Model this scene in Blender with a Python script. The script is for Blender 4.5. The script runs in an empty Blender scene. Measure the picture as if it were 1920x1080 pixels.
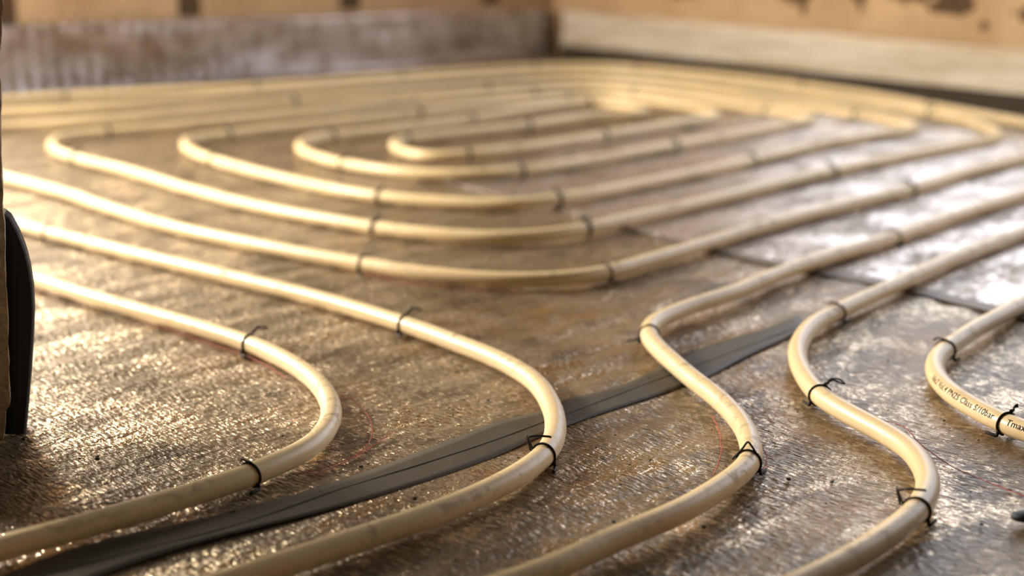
import bpy, bmesh, math, random
from mathutils import Vector, Matrix, noise
random.seed(7)
C=bpy.context.scene.collection
sc=bpy.context.scene
# ---------------- camera ----------------
PIPES={"front_left": [[-0.5847, 1.5038], [-0.488, 1.4256], [-0.4251, 1.3688], [-0.3583, 1.3123], [-0.2968, 1.2617], [-0.2273, 1.1986], [-0.1873, 1.1484], [-0.1626, 1.1074], [-0.146, 1.0677], [-0.1357, 1.0246], [-0.135, 0.9867], [-0.142, 0.9524], [-0.1608, 0.9192], [-0.176, 0.8983], [-0.2147, 0.8596], [-0.2514, 0.8271], [-0.3031, 0.7849], [-0.3321, 0.762]], "second_left": [[-0.6767, 1.7556], [-0.6141, 1.7083], [-0.5451, 1.6488], [-0.4033, 1.5284], [-0.2466, 1.3998], [-0.1632, 1.3274], [-0.0988, 1.2617], [-0.0562, 1.2114], [-0.0089, 1.1499], [0.0179, 1.0965], [0.03, 1.0366], [0.032, 0.9923], [0.0262, 0.9473], [0.0046, 0.9001], [-0.0404, 0.8435], [-0.1015, 0.7893], [-0.1538, 0.7456], [-0.1919, 0.7153]], "third_left": [[-0.7932, 2.0744], [-0.7175, 2.0055], [-0.5844, 1.8763], [-0.5141, 1.7919], [-0.3966, 1.6692], [-0.2749, 1.5719], [-0.1574, 1.4895], [-0.0845, 1.4456], [-0.0016, 1.4235], [0.0619, 1.4322], [0.0983, 1.4546], [0.1412, 1.499], [0.1889, 1.5511], [0.2856, 1.6633], [0.4216, 1.8021], [0.5411, 1.9176], [0.6539, 2.0437], [0.7784, 2.1672], [0.8829, 2.2736]], "spiral": [[-0.9282, 2.4441], [-0.8885, 2.4874], [-0.7283, 2.5788], [-0.4277, 2.8301], [-0.0544, 3.0659], [0.1168, 3.1632], [0.2328, 3.1532], [0.3603, 3.0472], [0.506, 2.8463], [0.642, 2.6481], [0.6848, 2.5587], [0.703, 2.5065], [0.691, 2.4687], [0.6295, 2.414], [0.498, 2.3004], [0.3642, 2.148], [0.2005, 1.9767], [0.0627, 1.8474], [0.0, 1.8158], [-0.0687, 1.8227], [-0.1757, 1.8654], [-0.2959, 1.9686], [-0.4486, 2.148], [-0.5004, 2.2319], [-0.5271, 2.3004], [-0.5253, 2.3559], [-0.4755, 2.408], [-0.339, 2.5323], [-0.1714, 2.6696], [-0.0104, 2.806], [0.1173, 2.8794], [0.2037, 2.8962], [0.3282, 2.7668], [0.3645, 2.6914], [0.3785, 2.6481], [0.3688, 2.613], [0.29, 2.5323], [0.1563, 2.3962], [0.034, 2.2789], [-0.0683, 2.2016], [-0.1309, 2.1867], [-0.1739, 2.237], [-0.1902, 2.295], [-0.1819, 2.3446], [-0.1504, 2.373], [0.028, 2.5129], [0.1447, 2.634], [0.2273, 2.6624], [0.2513, 2.6768], [0.2439, 2.7062], [0.1871, 2.806], [0.1352, 2.806], [0.0405, 2.7286], [-0.0703, 2.5924], [-0.2021, 2.4687], [-0.3004, 2.3846], [-0.3359, 2.3389], [-0.3371, 2.2683], [-0.308, 2.1966], [-0.2501, 2.1199], [-0.1533, 2.0437], [-0.0684, 2.0266], [0.0131, 2.0568], [0.1292, 2.1576], [0.2632, 2.2896], [0.3966, 2.4199], [0.511, 2.5454], [0.5405, 2.5788], [0.5352, 2.62], [0.4596, 2.7362], [0.343, 2.8962], [0.2232, 3.0194], [0.1455, 3.0286], [0.0462, 2.9743], [-0.2085, 2.814], [-0.4476, 2.62], [-0.6865, 2.4319], [-0.7394, 2.3904], [-0.7451, 2.3223], [-0.7195, 2.2473], [-0.6625, 2.1672], [-0.563, 2.0656], [-0.4246, 1.9024], [-0.3101, 1.7852], [-0.1631, 1.6751], [-0.0805, 1.6317], [-0.0123, 1.6178], [0.0497, 1.6374], [0.0884, 1.6663], [0.1384, 1.7176], [0.2168, 1.7953], [0.3256, 1.91], [0.4643, 2.0568], [0.6065, 2.1917], [0.7179, 2.2896], [0.7942, 2.3615], [0.8182, 2.408], [0.8178, 2.5129], [0.7777, 2.6624], [0.6808, 2.814], [0.5389, 3.0379], [0.3795, 3.2142], [0.2333, 3.332], [0.1112, 3.3544], [-0.0723, 3.2667], [-0.4554, 3.0194], [-0.7774, 2.7591], [-0.9537, 2.6768], [-1.0028, 2.6481]], "outer": [[-1.0663, 2.822], [-1.0176, 2.8628], [-0.9075, 2.9304], [-0.5464, 3.0945], [-0.2554, 3.2991], [0.0551, 3.4826], [0.1549, 3.507], [0.2444, 3.4947], [0.3981, 3.377], [0.5657, 3.1936], [0.7162, 2.9654], [0.8072, 2.7668], [0.9085, 2.5454], [0.951, 2.4563]], "front_mid": [[-0.0177, 0.726], [0.0245, 0.7599], [0.0574, 0.7938], [0.1075, 0.841], [0.136, 0.8772], [0.1542, 0.9048], [0.1643, 0.9271], [0.1683, 0.9524], [0.1693, 0.9923], [0.1603, 1.0513], [0.1453, 1.1033], [0.1271, 1.1799], [0.1218, 1.2114], [0.1224, 1.2378], [0.1309, 1.267], [0.1613, 1.3104], [0.2214, 1.3749], [0.2906, 1.4638], [0.3896, 1.5692], [0.4423, 1.6233], [0.5356, 1.7269], [0.6797, 1.88], [0.7723, 1.9767]], "front_right": [[0.1542, 0.7312], [0.1913, 0.7648], [0.2265, 0.8028], [0.2541, 0.8394], [0.2716, 0.8754], [0.2782, 0.9058], [0.2785, 0.9473], [0.2666, 0.9867], [0.2498, 1.0281], [0.2393, 1.0651], [0.2372, 1.1143], [0.2417, 1.1647], [0.2535, 1.2114], [0.2759, 1.2617], [0.3054, 1.3011], [0.3362, 1.341], [0.3865, 1.402], [0.4708, 1.5062], [0.6002, 1.6488], [0.6864, 1.746]], "far_right": [[0.3915, 0.9545], [0.3714, 0.9834], [0.3602, 1.0036], [0.3521, 1.0293], [0.3443, 1.0601], [0.3427, 1.0965], [0.3483, 1.1311], [0.3601, 1.1617], [0.3735, 1.1845], [0.3869, 1.2034], [0.4184, 1.2462], [0.4496, 1.2829], [0.4916, 1.3332], [0.5638, 1.417]]}
TIES={"front_left": [[-0.2273, 1.1986, "A"], [-0.176, 0.8983, "B"]], "second_left": [[-0.5451, 1.6488, "D"], [-0.0988, 1.2617, "A"], [0.024, 0.9341, "H"]], "third_left": [[-0.1576, 1.4918, "D"], [0.0983, 1.4546, "D"], [0.5389, 1.9176, "F"]], "front_mid": [[0.4416, 1.6205, "D"], [0.1203, 1.2311, "E"], [0.1627, 0.9241, "L"]], "front_right": [[0.3046, 1.2975, "D"], [0.2393, 1.0651, "K"], [0.2545, 0.8386, "H2"]], "far_right": [[0.3722, 1.1799, "D"], [0.3642, 0.9957, "K2"]], "spiral": [[-0.6625, 2.1672, "F"], [-0.1631, 1.6751, "F"], [0.0883, 1.6633, "F"], [0.4634, 2.0524, "F"], [-0.4486, 2.148, "F"], [-0.1754, 1.8618, "F"], [0.0627, 1.8474, "F"], [0.3642, 2.148, "F"], [-0.2485, 2.1199, "F"], [0.0131, 2.0568, "F"], [0.2626, 2.2842, "F"], [-0.0683, 2.2016, "F"], [0.1563, 2.3962, "F"], [0.028, 2.5129, "F"], [-0.6865, 2.4319, "F"], [-0.4755, 2.408, "F"], [-0.3004, 2.3846, "F"], [-0.173, 2.3559, "F"], [-0.1714, 2.6696, "F"], [-0.0544, 3.0659, "F"], [-0.0703, 2.5924, "F"], [0.0462, 2.9743, "F"], [0.1169, 2.8711, "F"], [0.1539, 2.806, "F"], [-0.4277, 2.8301, "F"], [0.4932, 2.7136, "F"], [0.6377, 2.6552, "F"], [0.7787, 2.6624, "F"], [0.263, 3.0012, "F"]], "outer": [[-0.9075, 2.9304, "F"], [-0.5464, 3.0945, "F"], [-0.2554, 3.2991, "F"], [0.0551, 3.4826, "F"], [0.3018, 3.4586, "F"], [0.6306, 3.1042, "F"], [0.8052, 2.7746, "F"]]}
TAPE_UP=[[-0.3095, 0.7484], [-0.2672, 0.8035], [-0.1779, 0.8619], [-0.116, 0.9131], [-0.066, 0.9658], [-0.0343, 1.0026], [-0.0133, 1.0267], [0.0235, 1.053], [0.0391, 1.0755], [0.0928, 1.1177], [0.149, 1.2009], [0.2316, 1.2769], [0.2733, 1.322]]
TAPE_LO=[[-0.2644, 0.7215], [-0.2483, 0.7571], [-0.2026, 0.8035], [-0.1108, 0.8679], [-0.0554, 0.9131], [-0.0125, 0.9554], [0.0224, 0.9982], [0.0598, 1.0373], [0.1323, 1.1042], [0.164, 1.1385], [0.2036, 1.1932], [0.2436, 1.2428], [0.2749, 1.2892]]
GROOVE=[[-0.2781, 0.7639], [-0.2285, 0.7997], [-0.1736, 0.8386], [-0.1141, 0.8973], [-0.0644, 0.9403], [-0.0205, 0.9807], [0.0242, 1.0267], [0.0613, 1.0654], [0.1074, 1.115], [0.1574, 1.1675], [0.2081, 1.2215], [0.2633, 1.2804]]
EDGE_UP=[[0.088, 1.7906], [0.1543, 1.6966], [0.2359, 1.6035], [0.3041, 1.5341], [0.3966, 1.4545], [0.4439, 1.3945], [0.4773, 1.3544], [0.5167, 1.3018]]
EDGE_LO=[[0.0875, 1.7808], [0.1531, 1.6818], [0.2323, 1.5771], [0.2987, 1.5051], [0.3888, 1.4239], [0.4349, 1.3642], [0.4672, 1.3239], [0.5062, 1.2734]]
WEDGE=[[0.286, 1.322], [0.3683, 1.4133], [0.3888, 1.4239], [0.3021, 1.3073]]
SHEET=[[-0.1109, 2.0365], [-0.0145, 1.921], [0.0751, 1.8072], [0.1543, 1.6966], [0.2359, 1.6035], [0.3041, 1.5341], [0.3966, 1.4545], [0.4439, 1.3945], [0.4773, 1.3544], [0.5364, 1.2751], [0.6042, 1.1601], [1.0392, 2.0664], [0.8309, 2.4788], [0.5377, 2.7881], [0.3118, 2.6213], [0.0337, 2.2547]]
CORNER=[0.1094, 3.8666]
BL=[-1.0697, 3.0121]
BR=[0.9874, 2.7728]
THREADS=[[[-0.1378, 1.0884], [-0.1262, 1.0755], [-0.1147, 1.053], [-0.1061, 1.0232], [-0.1037, 0.9893], [-0.108, 0.9627], [-0.1179, 0.9463], [-0.1327, 0.9304], [-0.1477, 0.9197]], [[-0.0888, 1.0037], [-0.1031, 0.9679], [-0.1191, 0.9403], [-0.135, 0.9197]], [[0.1527, 1.0385], [0.1539, 1.0174], [0.152, 0.9839], [0.1468, 0.9524], [0.138, 0.9207]], [[0.1776, 0.9839], [0.1805, 0.9648], [0.1789, 0.9463], [0.1722, 0.9284]], [[0.2606, 1.0654], [0.2758, 1.0337], [0.2918, 1.0174], [0.2962, 0.9753], [0.3065, 0.9324], [0.321, 0.9084], [0.3386, 0.881]], [[0.2494, 0.8551], [0.2303, 0.8266], [0.2149, 0.8035]], [[-0.506, 1.4369], [-0.4256, 1.3682], [-0.3585, 1.3109], [-0.3073, 1.263], [-0.2594, 1.2183], [-0.2256, 1.187], [-0.1846, 1.1287]], [[-0.2115, 1.5416], [-0.1465, 1.4748], [-0.0878, 1.4325], [-0.0325, 1.4154], [0.0109, 1.4196]]]
YB=0.9904
YP=1.0015
BLOCK=[[-0.3483, 0.3369], [-0.3435, 0.3228], [-0.3437, 0.3122], [-0.3468, 0.2944], [-0.3475, 0.2818], [-0.3493, 0.2746], [-0.3507, 0.251], [-0.3523, 0.2252], [-0.3542, 0.1953], [-0.3562, 0.1687], [-0.3568, 0.1457], [-0.3581, 0.1224], [-0.3601, 0.0909], [-0.3618, 0.0589], [-0.3634, 0.0325], [-0.3643, 0.0264], [-0.3675, 0.0215], [-0.3689, 0.0099], [-0.3714, 0.0]]
PAD=[[-0.3727, 0.1664], [-0.3602, 0.166], [-0.356, 0.1626], [-0.3519, 0.1533], [-0.348, 0.1408], [-0.3458, 0.1274], [-0.3448, 0.1116], [-0.3454, 0.0957], [-0.3482, 0.0716], [-0.3518, 0.0472], [-0.3559, 0.0225], [-0.3597, 0.0004], [-0.3883, -0.0013]]
GRIT=[[-0.0333, 0.7872], [0.0142, 1.1069], [0.1531, 0.8662], [-0.4545, 1.6279], [-0.1049, 0.9363], [-0.032, 1.0457], [-0.3046, 0.9514], [-0.2928, 0.9534], [0.0167, 1.0654], [-0.0176, 0.8468], [-0.0641, 0.8793], [0.268, 0.9627], [0.253, 0.8188], [0.3319, 0.8945], [-0.2447, 0.9982], [-0.1688, 0.9971], [-0.0189, 1.0755], [0.1877, 0.9131], [0.2164, 0.9084], [0.2954, 0.8386], [-0.1791, 0.8594], [-0.1723, 0.8266], [-0.192, 0.7872], [-0.1108, 0.8679], [0.0819, 0.9403], [0.0641, 0.8427], [0.2669, 0.9084], [0.1203, 0.8346], [0.0881, 1.3073], [0.3272, 1.029], [-0.2919, 0.9503], [0.2908, 1.053]]
PEBBLE=[0.3208, 0.8402]
STAINS=[[-0.2326, 1.187, 0.05], [-0.1501, 1.0654, 0.03], [0.1292, 1.1457, 0.035], [0.1018, 1.2545, 0.05], [-0.0766, 1.2378, 0.04], [0.0094, 0.9524, 0.05], [0.2239, 1.0174, 0.04], [0.3734, 1.2378, 0.04], [0.0459, 1.3257, 0.06], [-0.0302, 1.3073, 0.05], [0.4068, 1.676, 0.05], [0.4469, 1.7362, 0.05], [0.2011, 1.2378, 0.05], [0.3187, 1.3843, 0.05], [0.3286, 1.7362, 0.05], [-0.0907, 2.2046, 0.05], [-0.1379, 1.1042, 0.03], [0.017, 1.091, 0.03], [0.2265, 1.1177, 0.03], [0.2598, 0.9524, 0.03], [0.141, 0.9948, 0.02], [0.3358, 1.0174, 0.04], [0.2059, 0.8594, 0.04], [0.1738, 1.1457, 0.03]]
PITCH=0.257141
cam_d=bpy.data.cameras.new('camera'); cam=bpy.data.objects.new('camera',cam_d); C.objects.link(cam)
cam_d.sensor_width=36; cam_d.lens=36*2700/1920; cam_d.clip_start=.02
cam.location=(0,0,.375); cam.rotation_euler=(math.pi/2-PITCH,0,0)
cam_d.dof.use_dof=True; cam_d.dof.focus_distance=1.03; cam_d.dof.aperture_fstop=3.4
sc.camera=cam
# ---------------- world, view ----------------
w=bpy.data.worlds.new('world'); sc.world=w; w.use_nodes=True
w.node_tree.nodes['Background'].inputs[0].default_value=(.80,.86,1,1)
w.node_tree.nodes['Background'].inputs[1].default_value=.06
sc.view_settings.view_transform='Standard'; sc.view_settings.look='None'
sc.view_settings.gamma=1; sc.view_settings.use_curve_mapping=False
sc.view_settings.exposure=-0.08
# ---------------- room frame ----------------
K=Vector((CORNER[0],CORNER[1],0))
uL=(Vector((BL[0],BL[1],0))-K).normalized(); uR=(Vector((BR[0],BR[1],0))-K).normalized()
def inward(u,other):
    n=Vector((-u.y,u.x,0)); return n if n.dot(other)>0 else -n
nL=inward(uL,uR); nR=inward(uR,uL)
# window openings, measured along the walls from the corner: (start, end, sill, head)
WL=(1.60,2.9,.34,1.75)
WR=(.75,2.9,.26,1.45)
def area(name,u,n,win,power,col,back=.04,spread=math.pi):
    s0,s1,z0,z1=win
    l=bpy.data.lights.new(name,'AREA'); l.shape='RECTANGLE'; l.size=s1-s0; l.size_y=z1-z0; l.energy=power; l.color=col; l.spread=spread
    o=bpy.data.objects.new(name,l); C.objects.link(o)
    o.location=K+u*((s0+s1)/2)-n*back+Vector((0,0,(z0+z1)/2))
    # light shines along local -Z: local Z = -n ; local Y = world up
    zz=(-n).normalized(); yy=Vector((0,0,1)); xx=yy.cross(zz)
    o.rotation_euler=Matrix((xx,yy,zz)).transposed().to_euler()
    return o
area('daylight_left_window',uL,nL,WL,66,(1,.89,.72))
area('daylight_right_window',uR,nR,WR,32,(.88,.91,1))
left_light=bpy.data.lights.new('unseen_left_light','AREA'); left_light.shape='DISK'; left_light.size=.30; left_light.energy=84; left_light.color=(1,.90,.76)  # added light with no visible source, gives falloff from the left
lo=bpy.data.objects.new('unseen_left_light',left_light); C.objects.link(lo); lo.location=(-1.75,1.80,.85)
lo.rotation_euler=(Vector((.3,1.7,0))-lo.location).to_track_quat('-Z','Y').to_euler()

# ---------------- helpers ----------------
def link(name,bm,mat,parent=None,smooth=True):
    me=bpy.data.meshes.new(name); bm.normal_update(); bm.to_mesh(me); bm.free()
    if smooth:
        for p in me.polygons: p.use_smooth=True
    o=bpy.data.objects.new(name,me); C.objects.link(o)
    if mat: me.materials.append(mat)
    if parent: o.parent=parent
    return o
def tag(o,label,cat,group=None):
    o['label']=label; o['category']=cat
    if group: o['group']=group
    return o
def recenter(o):
    me=o.data; n=len(me.vertices); c=Vector()
    for v in me.vertices: c+=v.co
    c/=n; c.z=min(v.co.z for v in me.vertices)
    me.transform(Matrix.Translation(-c)); o.location=c; return o
def catmull(pts,step):
    P_=[Vector(p) for p in pts]; out=[]
    for i in range(len(P_)-1):
        p0=P_[i-1] if i else P_[0]*2-P_[1]; p1=P_[i]; p2=P_[i+1]; p3=P_[i+2] if i+2<len(P_) else P_[i+1]*2-P_[i]
        d1=max((p1-p0).length,1e-6)**.5; d2=max((p2-p1).length,1e-6)**.5; d3=max((p3-p2).length,1e-6)**.5
        t0=0;t1=t0+d1;t2=t1+d2;t3=t2+d3
        n=max(2,int((p2-p1).length/step))
        for k in range(n):
            t=t1+(t2-t1)*k/n
            A1=p0*((t1-t)/(t1-t0))+p1*((t-t0)/(t1-t0)); A2=p1*((t2-t)/(t2-t1))+p2*((t-t1)/(t2-t1)); A3=p2*((t3-t)/(t3-t2))+p3*((t-t2)/(t3-t2))
            B1=A1*((t2-t)/(t2-t0))+A2*((t-t0)/(t2-t0)); B2=A2*((t3-t)/(t3-t1))+A3*((t-t1)/(t3-t1))
            out.append(B1*((t2-t)/(t2-t1))+B2*((t-t1)/(t2-t1)))
    out.append(P_[-1]); return out
def resample(pts,step):
    L=[0]
    for a,b in zip(pts,pts[1:]): L.append(L[-1]+(b-a).length)
    n=max(2,int(L[-1]/step)); out=[]; j=0
    for k in range(n+1):
        s=L[-1]*k/n
        while j<len(L)-2 and L[j+1]<s: j+=1
        f=(s-L[j])/max(L[j+1]-L[j],1e-9); out.append(pts[j].lerp(pts[j+1],min(max(f,0),1)))
    return out
def smooth_pts(pts,it):
    for _ in range(it):
        pts=[pts[0]]+[(a+b*2+c)/4 for a,b,c in zip(pts,pts[1:],pts[2:])]+[pts[-1]]
    return pts
def sweep(bm,pts,r,seg=16,cap=True):
    rings=[]; N=None
    for i,p in enumerate(pts):
        t=(pts[min(i+1,len(pts)-1)]-pts[max(i-1,0)]).normalized()
        if N is None:
            ref=Vector((0,0,1)) if abs(t.z)<.9 else Vector((1,0,0))
            N=(ref-t*ref.dot(t)).normalized()
        else: N=(N-t*N.dot(t)).normalized()
        B=t.cross(N)
        rr=r(i) if callable(r) else r
        rings.append([bm.verts.new(p+(N*math.cos(a)+B*math.sin(a))*rr) for a in [2*math.pi*k/seg for k in range(seg)]])
    for a,b in zip(rings,rings[1:]):
        for k in range(seg): bm.faces.new((a[k],a[(k+1)%seg],b[(k+1)%seg],b[k]))
    if cap: bm.faces.new(rings[0][::-1]); bm.faces.new(rings[-1])
# ---------------- materials ----------------
def mat(name):
    m=bpy.data.materials.new(name); m.use_nodes=True; nt=m.node_tree
    b=nt.nodes['Principled BSDF']; return m,nt,b
def N(nt,t,**k):
    n=nt.nodes.new(t)
    for a,v in k.items():
        if a.startswith('i_'): n.inputs[int(a[2:])].default_value=v
        else: setattr(n,a,v)
    return n
def ramp(nt,src,stops):
    r=nt.nodes.new('ShaderNodeValToRGB'); e=r.color_ramp.elements
    e[0].position=stops[0][0]; e[0].color=stops[0][1]; e[1].position=stops[1][0]; e[1].color=stops[1][1]
    for p,c in stops[2:]:
        q=e.new(p); q.color=c
    nt.links.new(src,r.inputs[0]); return r
def mapped(nt,rotz=0,scale=(1,1,1)):
    tc=N(nt,'ShaderNodeTexCoord'); a=N(nt,'ShaderNodeMapping'); a.inputs['Rotation'].default_value=(0,0,rotz)
    b=N(nt,'ShaderNodeMapping'); b.inputs['Scale'].default_value=scale
    nt.links.new(tc.outputs['Object'],a.inputs[0]); nt.links.new(a.outputs[0],b.inputs[0]); return b.outputs[0]
def noise_n(nt,vec,scale,detail=3,rough=.5,dist=0):
    n=N(nt,'ShaderNodeTexNoise'); n.inputs['Scale'].default_value=scale; n.inputs['Detail'].default_value=detail
    n.inputs['Roughness'].default_value=rough; n.inputs['Distortion'].default_value=dist
    nt.links.new(vec,n.inputs['Vector']); return n.outputs['Fac']
def math_n(nt,op,a,b=None,clamp=False):
    n=N(nt,'ShaderNodeMath',operation=op,use_clamp=clamp)
    for i,v in enumerate((a,b)):
        if v is None: continue
        if hasattr(v,'default_value') or hasattr(v,'is_output'): nt.links.new(v,n.inputs[i])
        else: n.inputs[i].default_value=v
    return n.outputs[0]
def mixc(nt,f,a,b):
    n=N(nt,'ShaderNodeMix',data_type='RGBA')
    if hasattr(f,'is_output'): nt.links.new(f,n.inputs[0])
    else: n.inputs[0].default_value=f
    for v,i in ((a,6),(b,7)):
        if hasattr(v,'is_output'): nt.links.new(v,n.inputs[i])
        else: n.inputs[i].default_value=v
    return n.outputs[2]
G=lambda v:(v,v,v,1)
AZ_A=math.radians(46)   # direction the far straight runs take
def foil(name,dust,fine=1.0,stain=True,metal_col=(.68,.57,.42,1),rough=.13,FG=.30):
    m,nt,b=mat(name); L=nt.links
    vA=mapped(nt,-AZ_A,(1,1,1))
    # dust cover
    d1=noise_n(nt,mapped(nt,-AZ_A,(1,1.8,1)),9,6,.62,.6)
    d2=noise_n(nt,vA,70,4,.7)
    d=math_n(nt,'ADD',math_n(nt,'MULTIPLY',d1,1-.24-FG),math_n(nt,'MULTIPLY',d2,.24))
    fg=noise_n(nt,mapped(nt,-AZ_A+.05,(1,.3,1)),380,2,.6)
    d=math_n(nt,'ADD',d,math_n(nt,'MULTIPLY',fg,FG))
    dr=ramp(nt,d,[(.505-dust,G(1)),(.575-dust*.7,G(0))])
    dirt=dr.outputs[0]
    fib=noise_n(nt,mapped(nt,-AZ_A+.12,(1,.22,1)),420,2,.6)
    dustc=ramp(nt,noise_n(nt,vA,14,5,.6),[(.3,(.055,.036,.017,1)),(.5,(.15,.105,.058,1)),(.72,(.26,.20,.125,1))]).outputs[0]
    if stain:
        at=N(nt,'ShaderNodeAttribute',attribute_name='stain')
        sf=math_n(nt,'MULTIPLY',at.outputs['Fac'],ramp(nt,noise_n(nt,vA,30,5,.65),[(.35,G(0)),(.6,G(1))]).outputs[0])
        dustc=mixc(nt,sf,dustc,(.21,.115,.04,1))
        dirt=math_n(nt,'MAXIMUM',dirt,math_n(nt,'MULTIPLY',sf,.85))
    col=mixc(nt,dirt,metal_col,dustc)
    L.new(col,b.inputs['Base Color'])
    inv=math_n(nt,'SUBTRACT',1.0,math_n(nt,'MULTIPLY',dirt,.72))
    L.new(inv,b.inputs['Metallic'])
    rr=math_n(nt,'ADD',math_n(nt,'MULTIPLY',dirt,.22),rough); L.new(rr,b.inputs['Roughness'])
    # crinkle
    c1=noise_n(nt,mapped(nt,-AZ_A-.1,(1,.28,1)),430,2,.55)
    c2=noise_n(nt,mapped(nt,-AZ_A,(.55,1.3,1)),60,3,.6,.4)
    c3=N(nt,'ShaderNodeTexVoronoi'); c3.inputs['Scale'].default_value=330; L.new(mapped(nt,-AZ_A-.1,(1,.45,1)),c3.inputs['Vector'])
    h=math_n(nt,'ADD',math_n(nt,'MULTIPLY',c1,.0017*fine),math_n(nt,'MULTIPLY',c2,.0022))
    h=math_n(nt,'ADD',h,math_n(nt,'MULTIPLY',c3.outputs['Distance'],.0007*fine))
    bp=N(nt,'ShaderNodeBump'); bp.inputs['Strength'].default_value=1; bp.inputs['Distance'].default_value=1.0
    L.new(h,bp.inputs['Height']); L.new(bp.outputs[0],b.inputs['Normal'])
    return m
M_floor=foil('dusty_foil',.015)
M_clean=foil('bright_foil',.05,.8,False,(.76,.71,.68,1),.24)

def plain(name,col,rough=.5,metal=0,var=.15,scale=40,bump=0,spec=.5):
    m,nt,b=mat(name); v=mapped(nt)
    n=noise_n(nt,v,scale,4,.6)
    c=mixc(nt,n,tuple(x*(1-var) for x in col)+(1,),tuple(min(1,x*(1+var)) for x in col)+(1,))
    nt.links.new(c,b.inputs['Base Color']); b.inputs['Roughness'].default_value=rough; b.inputs['Metallic'].default_value=metal
    b.inputs['Specular IOR Level'].default_value=spec
    if bump:
        bp=N(nt,'ShaderNodeBump'); bp.inputs['Strength'].default_value=1; bp.inputs['Distance'].default_value=bump
        nt.links.new(noise_n(nt,v,scale*3,5,.65),bp.inputs['Height']); nt.links.new(bp.outputs[0],b.inputs['Normal'])
    return m
def pipe_mat():
    m,nt,b=mat('cream_pipe'); v=mapped(nt); L=nt.links
    base=mixc(nt,noise_n(nt,v,6,2),(.69,.525,.29,1),(.75,.595,.36,1))
    sm=ramp(nt,noise_n(nt,v,55,6,.72,.8),[(.52,G(0)),(.62,G(1))]).outputs[0]
    big=ramp(nt,noise_n(nt,v,7,3,.6),[(.42,G(0)),(.62,G(1))]).outputs[0]
    geo=N(nt,'ShaderNodeNewGeometry'); sx=N(nt,'ShaderNodeSeparateXYZ'); L.new(geo.outputs['Position'],sx.inputs[0])
    top=N(nt,'ShaderNodeMapRange'); L.new(sx.outputs[2],top.inputs[0]); top.inputs[1].default_value=.009; top.inputs[2].default_value=.014
    f=math_n(nt,'MULTIPLY',math_n(nt,'MULTIPLY',sm,big),top.outputs[0]); f=math_n(nt,'MULTIPLY',f,.85)
    L.new(mixc(nt,f,base,(.25,.16,.07,1)),b.inputs['Base Color'])
    L.new(math_n(nt,'ADD',math_n(nt,'MULTIPLY',f,.3),.36),b.inputs['Roughness'])
    b.inputs['Subsurface Weight'].default_value=.08; b.inputs['Subsurface Radius'].default_value=(.006,.004,.002); b.inputs['Subsurface Scale'].default_value=.5
    bp=N(nt,'ShaderNodeBump'); bp.inputs['Strength'].default_value=1; bp.inputs['Distance'].default_value=.0003
    L.new(noise_n(nt,v,60,3),bp.inputs['Height']); L.new(bp.outputs[0],b.inputs['Normal'])
    return m
M_pipe=pipe_mat()
M_tie=plain('black_wire',(.010,.009,.008),.6,0,.15,40,0,.25)
M_tape=plain('grey_tape',(.050,.041,.028),.55,.0,.45,28,.0004,.35)
M_edge_brown=plain('brown_edge',(.10,.07,.04),.5,.2,.3,30,.0004)
M_groove=plain('seam_line',(.03,.024,.018),.6)
M_thread=plain('red_thread',(.42,.07,.045),.7)
M_ink=plain('black_ink',(.03,.022,.015),.8,0,.1,40,0,.1)
M_grit=plain('dark_grit',(.03,.024,.018),.8)
M_stone=plain('tan_stone',(.60,.44,.30),.85,0,.75,220,.0016)
M_rubber=plain('black_rubber',(.008,.010,.011),.6,0,.3,60,.0001)
M_gap_shade=plain('gap_shade',(.032,.022,.012),.8,0,.2)  # shade below the raised edge foil, painted as a dark colour
# ---------------- setting ----------------
def build_floor():
    bm=bmesh.new(); col=bm.verts.layers.float.new('stain')
    def axis(lo,hi,fn):
        v=[lo]
        while v[-1]<hi: v.append(v[-1]+fn(v[-1]))
        return v
    xs=axis(-5,5,lambda x:.01 if -.6<x<1.0 else .045)
    ys=axis(-4.2,4.4,lambda y:.01 if .6<y<1.9 else .045)
    ca,sa=math.cos(AZ_A),math.sin(AZ_A); rows=[]
    for y in ys:
        row=[]
        for x in xs:
            v_=-sa*x+ca*y; u_=ca*x+sa*y
            ph=v_/.047*2*math.pi+2.2*noise.noise(Vector((u_*2.2,v_*5,0)))+1.5*noise.noise(Vector((u_*8,v_*9,4)))
            amp=.0013*(.55+.9*noise.noise(Vector((u_*3,v_*3,9))))
            z=amp*(math.sin(ph)-1)+.0016*(noise.noise(Vector((x*7,y*7,1)))-.5)
            z=min(z,-.0002)
            v=bm.verts.new((x,y,z)); s=0
            for (a,b_,r) in STAINS:
                d=math.hypot(x-a,y-b_)/r
                if d<1.6: s=max(s,1-d/1.6)
            v[col]=min(1,s*1.5); row.append(v)
        rows.append(row)
    for a,b in zip(rows,rows[1:]):
        for k in range(len(xs)-1): bm.faces.new((a[k],a[k+1],b[k+1],b[k]))
    # keep only what lies inside the two walls
    bmesh.ops.bisect_plane(bm,geom=bm.verts[:]+bm.edges[:]+bm.faces[:],plane_co=K-nL*.10,plane_no=-nL,clear_outer=True)
    bmesh.ops.bisect_plane(bm,geom=bm.verts[:]+bm.edges[:]+bm.faces[:],plane_co=K-nR*.10,plane_no=-nR,clear_outer=True)
    o=link('floor',bm,M_floor); o['kind']='structure'; return o
build_floor()
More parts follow.
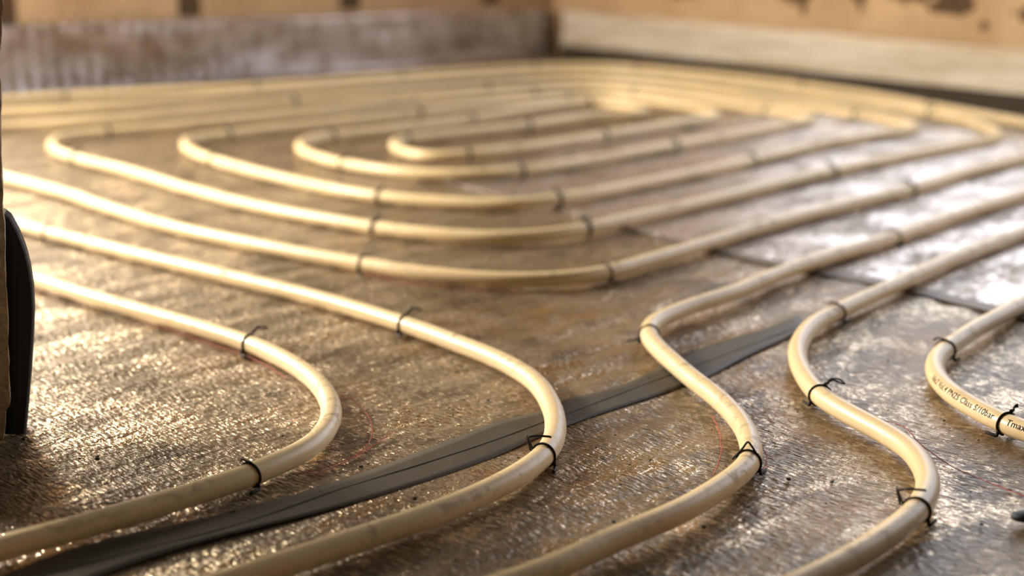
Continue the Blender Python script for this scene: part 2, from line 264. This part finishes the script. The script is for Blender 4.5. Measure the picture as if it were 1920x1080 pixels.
def wall(name,u,n,win,length,m):
    s0,s1,z0,z1=win; TH=.24; Ht=2.6
    bm=bmesh.new()
    def box(a,b,c,d):
        vs=[bm.verts.new((x,y,z)) for x in (a,b) for y in (0,-TH) for z in (c,d)]
        for f in ((0,1,3,2),(4,6,7,5),(0,4,5,1),(2,3,7,6),(0,2,6,4),(1,5,7,3)): bm.faces.new([vs[i] for i in f])
    ss=[-.26,s0,s1,length]; zz=[-.02,z0,z1,Ht]
    for i in range(3):
        for j in range(3):
            if i==1 and j==1: continue
            box(ss[i],ss[i+1],zz[j],zz[j+1])
    bmesh.ops.remove_doubles(bm,verts=bm.verts,dist=1e-5)
    bmesh.ops.recalc_face_normals(bm,faces=bm.faces)
    o=link(name,bm,m,smooth=False); o.matrix_world=Matrix.Translation(K)@Matrix((u,n,Vector((0,0,1)))).transposed().to_4x4()
    o['kind']='structure'; return o
def wall_mat(name,vert):
    m,nt,b=mat(name); L=nt.links; v=mapped(nt)
    base=ramp(nt,noise_n(nt,v,6,4,.6),[(.3,(.38,.24,.125,1)),(.7,(.53,.36,.205,1))]).outputs[0]
    sx=N(nt,'ShaderNodeSeparateXYZ'); L.new(v,sx.inputs[0])
    if vert:
        # open dark perpends between hollow clay blocks, above the first course bed
        fr=math_n(nt,'FRACT',math_n(nt,'DIVIDE',math_n(nt,'ADD',sx.outputs[0],JL),.41))
        gap=math_n(nt,'LESS_THAN',fr,.135)
        k=math_n(nt,'MULTIPLY',gap,math_n(nt,'GREATER_THAN',sx.outputs[2],.142))
    else:
        # ragged dark mortar smears of their own outlines
        n=noise_n(nt,v,22,5,.65,.6); k=None
        for (s_,z_,rs,rz) in ((.47,.215,.055,.05),(.82,.205,.05,.035),(.845,.17,.012,.02),(.99,.215,.028,.035),(1.0,.18,.010,.018),(1.16,.232,.12,.045),(1.215,.19,.05,.018),(1.42,.185,.055,.016),(1.40,.235,.10,.012),(1.30,.155,.012,.010),(2.2,.35,.4,.05),(2.9,.2,.2,.05)):
            a=math_n(nt,'MULTIPLY',math_n(nt,'SUBTRACT',sx.outputs[0],s_),1/rs); c=math_n(nt,'MULTIPLY',math_n(nt,'SUBTRACT',sx.outputs[2],z_),1/rz)
            q=math_n(nt,'SUBTRACT',1.0,math_n(nt,'SQRT',math_n(nt,'ADD',math_n(nt,'MULTIPLY',a,a),math_n(nt,'MULTIPLY',c,c))))
            k=q if k is None else math_n(nt,'MAXIMUM',k,q)
        k=ramp(nt,math_n(nt,'ADD',k,math_n(nt,'MULTIPLY',math_n(nt,'SUBTRACT',n,.5),2.6)),[(.0,G(0)),(.12,G(1))]).outputs[0]
    L.new(mixc(nt,k,base,(.075,.04,.014,1)),b.inputs['Base Color']); b.inputs['Roughness'].default_value=.85
    bp=N(nt,'ShaderNodeBump'); bp.inputs['Strength'].default_value=.6; bp.inputs['Distance'].default_value=.01
    L.new(noise_n(nt,v,30,5,.6),bp.inputs['Height']); L.new(bp.outputs[0],b.inputs['Normal'])
    return m
JL=.234
wall('wall_left',uL,nL,WL,5.6,wall_mat('clay_block_wall',True))
wall('wall_right',uR,nR,WR,5.6,wall_mat('mortar_patched_wall',False))
M_plaster=plain('grey_plaster',(.06,.045,.03),.9)
def slab(name,quad,z0,z1,m):
    bm=bmesh.new(); lo=[bm.verts.new((p.x,p.y,z0)) for p in quad]; hi=[bm.verts.new((p.x,p.y,z1)) for p in quad]
    bm.faces.new(lo[::-1]); bm.faces.new(hi)
    for i in range(4): bm.faces.new((lo[i],lo[(i+1)%4],hi[(i+1)%4],hi[i]))
    bmesh.ops.recalc_face_normals(bm,faces=bm.faces)
    o=link(name,bm,m,smooth=False); o['kind']='structure'; return o
D=5.5
def plain_wall(name,a,b):
    d=(b-a).normalized(); n=Vector((-d.y,d.x,0))*.1
    if n.dot(K-a)>0: n=-n
    slab(name,[a,b,b+n,a+n],-.02,2.6,M_plaster)
plain_wall('wall_back',K+uL*D,K+uL*D+uR*D)
plain_wall('wall_side',K+uR*D,K+uL*D+uR*D)
slab('ceiling',[K-uL*.25-uR*.25,K+uL*D-uR*.25,K+uL*D+uR*D,K+uR*D-uL*.25],2.6,2.7,M_plaster)
# ---------------- upturned foil edge strips ----------------
def strip(name,u,n,s0,s1,hfn,foldfn,m,label,lift):
    root=bpy.data.objects.new(name,None); C.objects.link(root); root.location=K+u*((s0+s1)/2)
    inv=Matrix.Translation(-root.location)
    bm=bmesh.new(); rows=[]; ns=int((s1-s0)/.008); nz=14
    for i in range(ns+1):
        s=s0+(s1-s0)*i/ns; col=[]
        for j in range(nz+1):
            t=j/nz; z=lift+(hfn(s)-lift)*t
            off=.024+.006*(1-t)**3+foldfn(s,t)
            col.append(bm.verts.new(K+u*s+n*off+Vector((0,0,z))))
        rows.append(col)
    for a,b in zip(rows,rows[1:]):
        for j in range(nz): bm.faces.new((a[j],b[j],b[j+1],a[j+1]))
    fr=bm.faces[:]
    bmesh.ops.solidify(bm,geom=fr,thickness=.002)
    bmesh.ops.transform(bm,matrix=inv,verts=bm.verts)
    bmesh.ops.recalc_face_normals(bm,faces=bm.faces)
    link('foil_face',bm,m,root)
    bm=bmesh.new(); vs=[bm.verts.new(K+u*s+n*d+Vector((0,0,z))) for s in (min(s0,.045),s1) for d in (.002,.014) for z in (0.0,.115)]
    for f in ((0,1,3,2),(4,6,7,5),(0,4,5,1),(2,3,7,6),(0,2,6,4),(1,5,7,3)): bm.faces.new([vs[i] for i in f])
    bmesh.ops.transform(bm,matrix=inv,verts=bm.verts); bmesh.ops.recalc_face_normals(bm,faces=bm.faces)
    link('gap_shade_backing',bm,M_gap_shade,root,False)  # added dark backing, stands in for the shadow gap under the foil
    tag(root,label,'edge strip'); return root
def strip_foil(name,col,rough,scale,dirt,bump=.004,metal=.8):
    m,nt,b=mat(name); v=mapped(nt,-math.atan2(uR.y,uR.x) if scale[0]<1 else 0,scale); L=nt.links
    n=noise_n(nt,v,26,5,.68)
    L.new(mixc(nt,ramp(nt,n,[(.44,G(0)),(.60,G(1))]).outputs[0],col,dirt),b.inputs['Base Color'])
    b.inputs['Metallic'].default_value=metal; b.inputs['Roughness'].default_value=rough
    bp=N(nt,'ShaderNodeBump'); bp.inputs['Strength'].default_value=1; bp.inputs['Distance'].default_value=bump
    L.new(n,bp.inputs['Height']); L.new(bp.outputs[0],b.inputs['Normal']); return m
def foldL(s,t):
    a=.0036*min(1,max(.12,(s-.45)/.6)); return a*math.sin(s/.033*2*math.pi+1.2*noise.noise(Vector((s*6,t,0))))+.004*noise.noise(Vector((s*4,t*1.5,3)))
def foldR(s,t): return .0012*math.sin(t*26+2*noise.noise(Vector((s*2,t*3,0))))+.004*noise.noise(Vector((s*5,t*3,7)))
M_sl=strip_foil('grey_strip_foil',(.80,.74,.74,1),.24,(1,1,1),(.5,.42,.36,1),.0012)
M_sr=strip_foil('cream_strip_foil',(.97,.90,.78,1),.5,(.22,1,3.2),(.76,.64,.47,1),.003,.05)
strip('foil_edge_strip',uL,nL,.03,4.6,lambda s:.125+.035*min(1,s/2.6)+.004*noise.noise(Vector((s*2,0,0))),foldL,M_sl,'grey foil edge strip with upright folds along the foot of the left wall',.0)
strip('foil_edge_strip',uR,nR,.065,4.6,lambda s:.119+.003*noise.noise(Vector((s*2,5,0))),foldR,M_sr,'bright cream foil edge strip along the foot of the right wall',.034)
# ---------------- clean foil sheet, tapes, edge strip ----------------
def flat_poly(name,pts,z,th,m):
    bm=bmesh.new(); vs=[bm.verts.new((p[0],p[1],z)) for p in pts]; f=bm.faces.new(vs)
    if f.normal.z<0: f.normal_flip()
    bm.normal_update()
    if f.normal.z<0: bmesh.ops.reverse_faces(bm,faces=[f])
    r=bmesh.ops.extrude_face_region(bm,geom=[f]); 
    bmesh.ops.translate(bm,verts=[v for v in r['geom'] if isinstance(v,bmesh.types.BMVert)],vec=(0,0,th))
    bmesh.ops.recalc_face_normals(bm,faces=bm.faces)
    return recenter(link(name,bm,m,smooth=False))
tag(flat_poly('foil_sheet',SHEET,-.0002,.0006,M_clean),'clean bright silver foil sheet lying under the straight pipes on the right','foil sheet')
def ribbon(name,up,lo,z,m,wav=0):
    U=resample(catmull([(p[0],p[1],0) for p in up],.01),.012); n=len(U)-1
    Lw=catmull([(p[0],p[1],0) for p in lo],.01); tot=sum((b-a).length for a,b in zip(Lw,Lw[1:])); Lw=resample(Lw,tot/n)
    while len(Lw)<len(U): Lw.append(Lw[-1])
    bm=bmesh.new(); rows=[]; W=6
    for a,b in zip(U,Lw):
        row=[]
        for j in range(W+1):
            p=a.lerp(b,j/W); q=p.copy(); q.z=z+wav*(.5+.5*noise.noise(Vector((p.x*25,p.y*25,0))))
            row.append(bm.verts.new(q))
        rows.append(row)
    for a,b in zip(rows,rows[1:]):
        for j in range(W): bm.faces.new((a[j],a[j+1],b[j+1],b[j]))
    bmesh.ops.recalc_face_normals(bm,faces=bm.faces)
    if sum(f.normal.z for f in bm.faces)<0: bmesh.ops.reverse_faces(bm,faces=bm.faces[:])
    bmesh.ops.solidify(bm,geom=bm.faces[:],thickness=.0004)
    return recenter(link(name,bm,m))
tape=ribbon('seam_strip',TAPE_UP,TAPE_LO,.0001,M_tape,.0003)
tag(tape,'wide dusty grey seam tape running diagonally under the front pipes','tape')
bm=bmesh.new(); gp=resample(catmull([(p[0],p[1],.0003) for p in GROOVE],.01),.01)
sweep(bm,gp,lambda i:.0005+.0005*noise.noise(Vector((i*.2,0,0))),8)
bmesh.ops.transform(bm,matrix=Matrix.Translation(-tape.location),verts=bm.verts)
g=link('seam_ridge',bm,M_groove,tape); g['label']='dark raised ridge along the middle of the tape'
tag(ribbon('seam_strip',EDGE_UP,EDGE_LO,.0006,M_edge_brown),'narrow brown strip along the near edge of the bright foil sheet','tape')  # flat brown strip following the near edge of the bright sheet
tag(flat_poly('tape_scrap',WEDGE,.0002,.0005,M_tape),'short grey tape scrap beyond the end of the wide seam tape','tape')
# ---------------- pipes ----------------
PR=.008
LBL={
'front_left':'cream heating pipe curving back nearest the stone block, leftmost of the front bends',
'second_left':'cream heating pipe crossing the grey seam tape, second bend from the left in front',
'third_left':'cream heating pipe in one wide sweep from left to right, just outside the spiral',
'spiral':'cream heating pipe coiled in the nested spiral of loops in mid floor',
'outer':'cream heating pipe running closest along both walls, outermost of the far bundle',
'front_mid':'cream heating pipe with a sharp kink by the right end of the grey tape',
'front_right':'cream heating pipe in an S-bend, rightmost of those reaching the bottom edge',
'far_right':'cream heating pipe with black printed lettering, bending at the right edge'}
CURV={}
for k,pts in PIPES.items():
    P_=[Vector((p[0],p[1],PR)) for p in pts]
    a=(P_[0]-P_[1]).normalized(); b=(P_[-1]-P_[-2]).normalized()
    ext=.06 if k in('outer','spiral','third_left') else .2
    P_=[P_[0]+a*ext]+P_+[P_[-1]+b*ext]
    c=resample(catmull(P_,.006),.006)
    c=smooth_pts(c,10 if k=='spiral' else 6)
    for i,p in enumerate(c):
        p.z=PR+.0012+.0005*noise.noise(Vector((p.x*6,p.y*6,2)))
    CURV[k]=c
    bm=bmesh.new(); sweep(bm,c,PR,20)
    o=recenter(link('heating_pipe',bm,M_pipe)); tag(o,LBL[k],'pipe')
    if k=='far_right': PRINTED=o
# printed lettering on the right hand pipe
def lettering(text,size,curve,px_anchor,align,ang,parent,name='printed_text'):
    cu=bpy.data.curves.new('t','FONT'); cu.body=text; cu.size=size; cu.align_x=align; cu.resolution_u=3; cu.offset=.00006; cu.space_character=1.05
    to=bpy.data.objects.new('t',cu); C.objects.link(to)
    me=to.to_mesh(); bm=bmesh.new(); bm.from_mesh(me); to.to_mesh_clear(); bpy.data.objects.remove(to); bpy.data.curves.remove(cu)
    for k in range(-20,30):
        y=k*.0005
        bmesh.ops.bisect_plane(bm,geom=bm.verts[:]+bm.edges[:]+bm.faces[:],plane_co=(0,y,0),plane_no=(0,1,0))
    L=[0]
    for a,b in zip(curve,curve[1:]): L.append(L[-1]+(b-a).length)
    A=Vector((px_anchor[0],px_anchor[1],PR)); i0=min(range(len(curve)),key=lambda i:(curve[i]-A).length); s_a=L[i0]
    def at(s):
        s=min(max(s,0),L[-1]-1e-6); j=min(int(s/L[-1]*(len(L)-1)),len(L)-2)
        while L[j+1]<s and j<len(L)-2: j+=1
        while L[j]>s and j>0: j-=1
        f=(s-L[j])/(L[j+1]-L[j]); p=curve[j].lerp(curve[j+1],f); t=(curve[j+1]-curve[j]).normalized(); return p,t
    for v in bm.verts:
        p,t=at(s_a-v.co.x)      # the curve runs right to left here
        t=-t; side=Vector((t.y,-t.x,0)) # right-hand side of travel faces the viewer
        a=ang+v.co.y/PR
        v.co=p+(side*math.cos(a)+Vector((0,0,1))*math.sin(a))*(PR+.00008)
    bmesh.ops.recalc_face_normals(bm,faces=bm.faces)
    bmesh.ops.transform(bm,matrix=Matrix.Translation(-parent.location),verts=bm.verts)
    o=link(name,bm,M_ink,parent); o['label']='black printed lettering'; return o
# ---------------- wire ties ----------------
def frame_at(curve,p):
    i=min(range(len(curve)),key=lambda i:(curve[i].xy-Vector(p[:2])).length)
    i=min(max(i,1),len(curve)-2); t=(curve[i+1]-curve[i-1]).normalized()
    s=Vector((t.y,-t.x,0))
    if s.y>0: s=-s          # side pointing to the viewer
    return curve[i],t,s
WR_=.00085
def tie(curve,p,style,label,group):
    c,t,s=frame_at(curve,p); up=Vector((0,0,1)); R_=PR+WR_*.7
    skew={'A':.35,'B':-.25,'H':.15,'H2':.2,'K':.3,'K2':.1,'L':-.15,'D':.2,'E':.1,'F':0}[style]
    def q(a,r=R_,al=0): return c+(s*math.cos(a)+up*math.sin(a))*r+t*(al+skew*.006*math.cos(a))
    root=bpy.data.objects.new('wire_tie',None)
    loc=Vector((c.x,c.y,0))
    inv=Matrix.Translation(-loc)
    wr=WR_ if style!='F' else .0019
    if style=='F':
        bm=bmesh.new(); pts=[q(a) for a in [math.radians(d) for d in range(-60,241,15)]]
        sweep(bm,pts,wr,8)
        top=q(math.radians(100)); sweep(bm,[top,top+up*.004-s*.003,top+up*.003-s*.008],wr,6)
        bmesh.ops.transform(bm,matrix=inv,verts=bm.verts)
        o=link('wire_tie',bm,M_tie); o.location=loc; return tag(o,label,'wire tie',group)
    C.objects.link(root); root.location=loc
    bm=bmesh.new()
    pts=[q(math.radians(d)) for d in range(-78,259,8)]
    sweep(bm,pts,wr,8)
    # feet pinched down into the foil on each side
    f1=q(math.radians(-70)); f2=q(math.radians(250))
    bmesh.ops.transform(bm,matrix=inv,verts=bm.verts); link('wire_loop',bm,M_tie,root)
    bm=bmesh.new()
    base=q(math.radians(150))
    if style in('H','H2'):    # an open bent hook standing over the top
        a0=q(math.radians(165)); k1=a0-s*.004+up*.0095; k2=k1+t*.004; 
        e=q(math.radians(75),PR+.0022,0)+up*.002
        k=-1 if t.x<0 else 1
        pts=[a0-up*.004-s*.0008,a0,k1*.9+a0*.1,k1+s*.001,(k1+e)/2+up*.0009+t*k*.002,e+t*k*.006,e+t*k*.007-up*.0006]
        sweep(bm,resample(catmull(pts,.0006),.0006),wr*.95,8)
        pts=[k1,k1-s*.0012+t*.002*k,a0-s*.003+t*.004*k-up*.002]; sweep(bm,resample(catmull(pts,.0006),.0006),wr*.9,8)
    elif style=='L':
        a0=q(math.radians(120)); k=1 if t.x<0 else -1
        pts=[q(math.radians(60))+up*.0005,q(math.radians(85))+up*.004,q(math.radians(100))+up*.0055-t*k*.001,q(math.radians(125))+up*.002,q(math.radians(150))-s*.001,q(math.radians(178))-s*.003]
        sweep(bm,resample(catmull(pts,.0006),.0006),wr*.95,8)
    elif style in('K','K2','A'):
        a0=q(math.radians(105)); 
        # twisted knot and two splayed ends
        for sg in (-1,1):
            pts=[a0]
            for j in range(1,9):
                th=j*1.1*sg; pts.append(a0+up*(.0006*j)+(-s)*(.0009*j)+(t*math.cos(th)+up*math.sin(th))*.0009)
            e=pts[-1]; k=1 if t.x>0 else -1
            pts+= [e+t*k*(.004+.002*sg)-s*.003+up*.001*sg, e+t*k*(.009+.002*sg)-s*.005-up*.001]
            if style=='K2': pts=pts[:-2]
            sweep(bm,resample(catmull(pts,.0006),.0006),wr*.85,6)
    else:
        a0=q(math.radians(110)); k=1 if t.x>0 else -1
        pts=[q(math.radians(80))+up*.0006,a0+up*.0015,a0+up*.0018-s*.004,a0-s*.008-up*.001+t*.002*k]
        if style=='E': pts=[q(math.radians(200)),q(math.radians(190))-s*.004-up*.004,c-s*.020-t*.004*k-up*.0055]
        sweep(bm,resample(catmull(pts,.0006),.0006),wr*.95,6)
    bmesh.ops.transform(bm,matrix=inv,verts=bm.verts); link('twisted_end',bm,M_tie,root)
    bm=bmesh.new()
    # pinched foot lying on the foil at the viewer's side
    for sgn in (1,-1):
        f=c+s*sgn*(PR*.9); f.z=.0015
        pts=[c+(s*sgn*.9-up*.45)*R_, f+s*sgn*.0012, f+s*sgn*.0025+t*.004, f+s*sgn*.003+t*.009]
        sweep(bm,[Vector((p_.x,p_.y,max(p_.z,.0013))) for p_ in resample(catmull(pts,.001),.001)],wr*1.5,6)
    bmesh.ops.transform(bm,matrix=inv,verts=bm.verts); link('wire_foot',bm,M_tie,root)
    return tag(root,label,'wire tie',group)
NEAR={
'front_left':['black wire tie on the upper arm of the leftmost front bend, twisted ends up','black wire tie on the lower arm of the leftmost front bend'],
'second_left':['black wire tie near the left edge, beside the top of the black pad','black wire tie on the upper arm of the pipe that crosses the grey tape','black wire tie with a squared open hook, just below the grey tape crossing'],
'third_left':['thin black wire tie on the left half of the wide sweeping pipe outside the spiral','thin black wire tie at the lowest part of the wide sweeping pipe outside the spiral','blurred dark wire tie on the right arm of the wide sweeping pipe outside the spiral'],
'front_mid':['dark wire tie on the long straight arm of the kinked pipe over bright foil','dark wire tie right at the sharp kink, a wire end lying out to the left','black wire tie with a small peaked loop on the lower bend of the kinked pipe'],
'front_right':['dark wire tie on the S-bend pipe by the end of the grey tape','black wire tie with a knotted end on the middle of the S-bend pipe','black wire tie with a long straight end on the lowest curve of the S-bend pipe'],
'far_right':['dark wire tie on the upper arm of the lettered pipe','black wire tie between the printed words on the lettered pipe'],
'outer':None}
SP=['blurred dark tie at the left turn of the outermost spiral loop, on its near side',
'blurred dark tie halfway along the left near side of the outermost spiral loop',
'blurred dark tie at the near right corner of the outermost spiral loop',
'blurred dark tie on the straight right run of the outermost spiral loop',
'faint tie beside the left turn of the second spiral loop, on its near side',
'faint tie on the bright near side of the second spiral loop',
'blurred dark tie at the near right corner of the second spiral loop',
'blurred dark tie on the straight right run of the second spiral loop',
'faint tie beside the left turn of the third spiral loop, on its near side',
'blurred dark tie at the near corner of the third spiral loop',
'blurred dark tie on the straight right run of the third spiral loop',
'faint tie at the near corner of the innermost spiral loop',
'faint tie on the straight right run of the innermost spiral loop',
'blurred dark tie on the far side of the innermost spiral loop',
'blurred tie just behind the left turn of the outermost spiral loop',
'blurred tie just behind the left turn of the second spiral loop',
'blurred tie just behind the left turn of the third spiral loop',
'blurred tie just behind the left turn of the innermost spiral loop']
SP+=['faint tie above the left end of the innermost spiral loop, two pipes behind',
'faint tie left of the corner, third pipe in front of the left wall',
'blurred tie on the pipe just behind the innermost spiral loop',
'blurred tie below the wall corner, fourth pipe from the walls',
'blurred tie right of the wall corner, on the pipe behind the innermost right turn',
'blurred dark tie just left of the bright innermost right turn of the spiral',
'blurred tie left of the middle, third pipe from the left wall',
'faint tie just beyond the second right turn of the spiral',
'faint tie just beyond the third right turn of the spiral',
'faint tie just before the outermost right turn of the spiral, front pipe of two',
'faint tie on the bundle right of the wall corner, inner pipes']
OUT=['faint tie on the outermost pipe, far left beside the foot of the left wall',
'faint tie on the outermost pipe, beneath the middle of the folded left edge strip',
'faint tie on the outermost pipe, left wall side, nearer the corner',
'blurred dark tie on the outermost pipe exactly below the wall corner',
'faint tie on the outermost pipe, first to the right of the wall corner',
'faint tie on the outermost pipe, midway along the foot of the right wall',
'faint tie on the outermost pipe, far right beside the foot of the right wall']
FAR='out-of-focus dark tie on the pipes bundled together in front of the walls'
for k,lst in TIES.items():
    for i,(x,y,st) in enumerate(lst):
        if k=='spiral' and i<len(SP): lab,grp=SP[i],'ties on the spiral pipe'
        elif k=='spiral': lab,grp=FAR,'ties on the far pipe bundle'
        elif k=='outer': lab,grp=OUT[i],'ties on the far pipe bundle'
        else: lab,grp=NEAR[k][i],'ties on the front pipes'
        tie(CURV[k],(x,y),st,lab,grp)
kx=TIES['far_right'][1]
cu=CURV['far_right']
c0,t0,s0=frame_at(cu,kx)
dirR=t0 if t0.x>0 else -t0
a1=c0-dirR*.0035; a2=c0+dirR*.0035
lettering('16x2 Vol.4 PN25 Class 5/10bar',.0070,cu,a1,'RIGHT',math.radians(18),PRINTED)
lettering('Tmax=95',.0070,cu,a2,'LEFT',math.radians(18),PRINTED)
# ---------------- red threads ----------------
TL=['red thread curling round the outside of the leftmost front bend','short faint red thread crossing towards the grey tape beside the leftmost front bend',
'red thread hanging inside the lower bend of the kinked pipe','tiny red thread loop poking out right of the peaked tie on the kinked pipe',
'long red thread wandering over silvery foil right of the S-bend pipe','short red thread at the inner foot of the S-bend pipe, near the bottom edge',
'red thread along the lower side of the glowing pipe beside the black pad','faint red thread along the lower side of the wide sweeping pipe outside the spiral']
for pts,lab in zip(THREADS,TL):
    bm=bmesh.new(); c=resample(catmull([(p[0],p[1],.0009) for p in pts],.004),.004)
    for p in c:
        p.x+=.0008*noise.noise(Vector((p.x*90,p.y*90,0))); p.y+=.0008*noise.noise(Vector((p.x*90,p.y*90,5)))
    sweep(bm,c,.00038,6); tag(recenter(link('red_thread',bm,M_thread)),lab,'thread')
# ---------------- stone block and rubber pad at the left edge ----------------
def profile(name,pts,y0,y1,slant,m,left,rough=0,bev=.002):
    bm=bmesh.new()
    pts=[Vector((x,0,z)) for x,z in pts]
    out=[pts[0]]
    for a,b in zip(pts,pts[1:]):
        n=max(1,int((b-a).length/.006))
        for k in range(1,n+1): out.append(a.lerp(b,k/n))
    layers=[(y0,0),(y0+.005,-.002),(y0+.0095,-.006),(y0+.0100,-.045),(y0+.05,-.06),(y1,-.08)]
    rings=[]
    for li,(y,dx) in enumerate(layers):
        ring=[]
        for p in out:
            j=rough*noise.noise(Vector((p.z*90,y*60,p.x*20))) if rough else 0
            e=bev if li in(0,len(layers)-1) else 0
            ring.append(bm.verts.new((p.x+dx+j-e,y,max(p.z,0))))
        ring.append(bm.verts.new((left,y,max(out[-1].z,0)))); ring.append(bm.verts.new((left,y,out[0].z)))
        rings.append(ring)
    n=len(rings[0])
    for a,b in zip(rings,rings[1:]):
        for k in range(n): bm.faces.new((a[k],a[(k+1)%n],b[(k+1)%n],b[k]))
    bm.faces.new(rings[0][::-1]); bm.faces.new(rings[-1])
    bmesh.ops.recalc_face_normals(bm,faces=bm.faces)
    return recenter(link(name,bm,m,smooth=False))
def pad_profile(pts):
    # a thick curved slab whose inner side hugs the slanted side of the stone block
    bm=bmesh.new(); Z=sorted(set(round(p[1],4) for p in pts))
    def outer(z):
        for a,b in zip(pts,pts[1:]):
            if b[1]<=z<=a[1]: return b[0]+(a[0]-b[0])*(z-b[1])/max(a[1]-b[1],1e-6)
        return pts[0][0]
    zt=pts[0][1]; n=60; rings=[]
    for y,e in ((YP,.0012),(YP+.0015,0),(YP+.012,0),(YP+.02,.002)):
        R=[];Lf=[]
        for k in range(n+1):
            z=zt*(1-(k/n))
            if k<n*.2: z=zt*(1-(k/(n*.2))**2*.2)
            xi=-.5*(y-YP)+BX-.029
            xo=outer(z)-e-.36*(y-YP)*.6
            R.append(bm.verts.new((xo,y,z))); Lf.append(bm.verts.new((min(xi,xo-.0005),y,z)))
        rings.append((R,Lf))
    for (a,al),(b,bl) in zip(rings,rings[1:]):
        for k in range(n):
            bm.faces.new((a[k],a[k+1],b[k+1],b[k])); bm.faces.new((al[k],bl[k],bl[k+1],al[k+1]))
        bm.faces.new((a[0],b[0],bl[0],al[0])); bm.faces.new((a[n],al[n],bl[n],b[n]))
    for (a,al) in (rings[0],rings[-1]):
        for k in range(n): bm.faces.new((a[k],al[k],al[k+1],a[k+1]))
    bmesh.ops.recalc_face_normals(bm,faces=bm.faces)
    return recenter(link('rubber_pad',bm,M_rubber,smooth=False))
BX=sum(b[0] for b in BLOCK)/len(BLOCK)
top=BLOCK[0]
blk=[[p[0],p[1]] for p in BLOCK]
blk[-1][1]=0
tag(profile('stone_block',blk,YB,YB+.10,-.042,M_stone,-.56,.0016,.0008),'rough speckled tan stone block standing at the left edge','stone block')
pad=[[p[0],p[1]] for p in PAD]; pad[-2][1]=.0; pad[-1][1]=.0
bp_=pad[1:-1]; bp_[-1][1]=0
tag(pad_profile(bp_),'black curved rubber pad standing behind the stone block','rubber pad')
# ---------------- grit and a pebble ----------------
bm=bmesh.new()
near=lambda x,y,d=.013:any(abs(p.x-x)<d and abs(p.y-y)<d and (p.x-x)**2+(p.y-y)**2<d*d for c in CURV.values() for p in c)
for (x,y) in GRIT:
    if near(x,y): continue
    r=random.uniform(.0008,.0017)
    mt=Matrix.Translation((x,y,r*.5))@Matrix.Rotation(random.uniform(0,3),4,'Z')@Matrix.Diagonal((r*1.3,r,r*.7,1))
    vs=bmesh.ops.create_icosphere(bm,subdivisions=1,radius=1,matrix=mt)['verts']
    for v in vs: v.co+=Vector([random.uniform(-1,1)*r*.25 for _ in range(3)])
for _ in range(420):
    y=random.uniform(.75,1.5); x=random.uniform(-.36,.36)*y
    if near(x,y) or (x<-.31 and y>.93): continue
    r=random.uniform(.0003,.0008); mt=Matrix.Translation((x,y,r*.3))@Matrix.Diagonal((r*1.4,r,r*.7,1))
    bmesh.ops.create_icosphere(bm,subdivisions=1,radius=1,matrix=mt)
g=recenter(link('floor_grit',bm,M_grit,smooth=False)); tag(g,'scattered dark grit crumbs on the foil floor','grit'); g['kind']='stuff'
bm=bmesh.new(); bmesh.ops.create_icosphere(bm,subdivisions=3,radius=1,matrix=Matrix.Diagonal((.010,.006,.004,1)))
for v in bm.verts: v.co*=1+.25*noise.noise(v.co*160)
o=link('pebble',bm,plain('dark_stone',(.04,.045,.06),.6)); o.location=(PEBBLE[0]+.004,PEBBLE[1],.005); tag(o,'small dark bluish pebble at the right edge, below the lettered pipe','pebble')
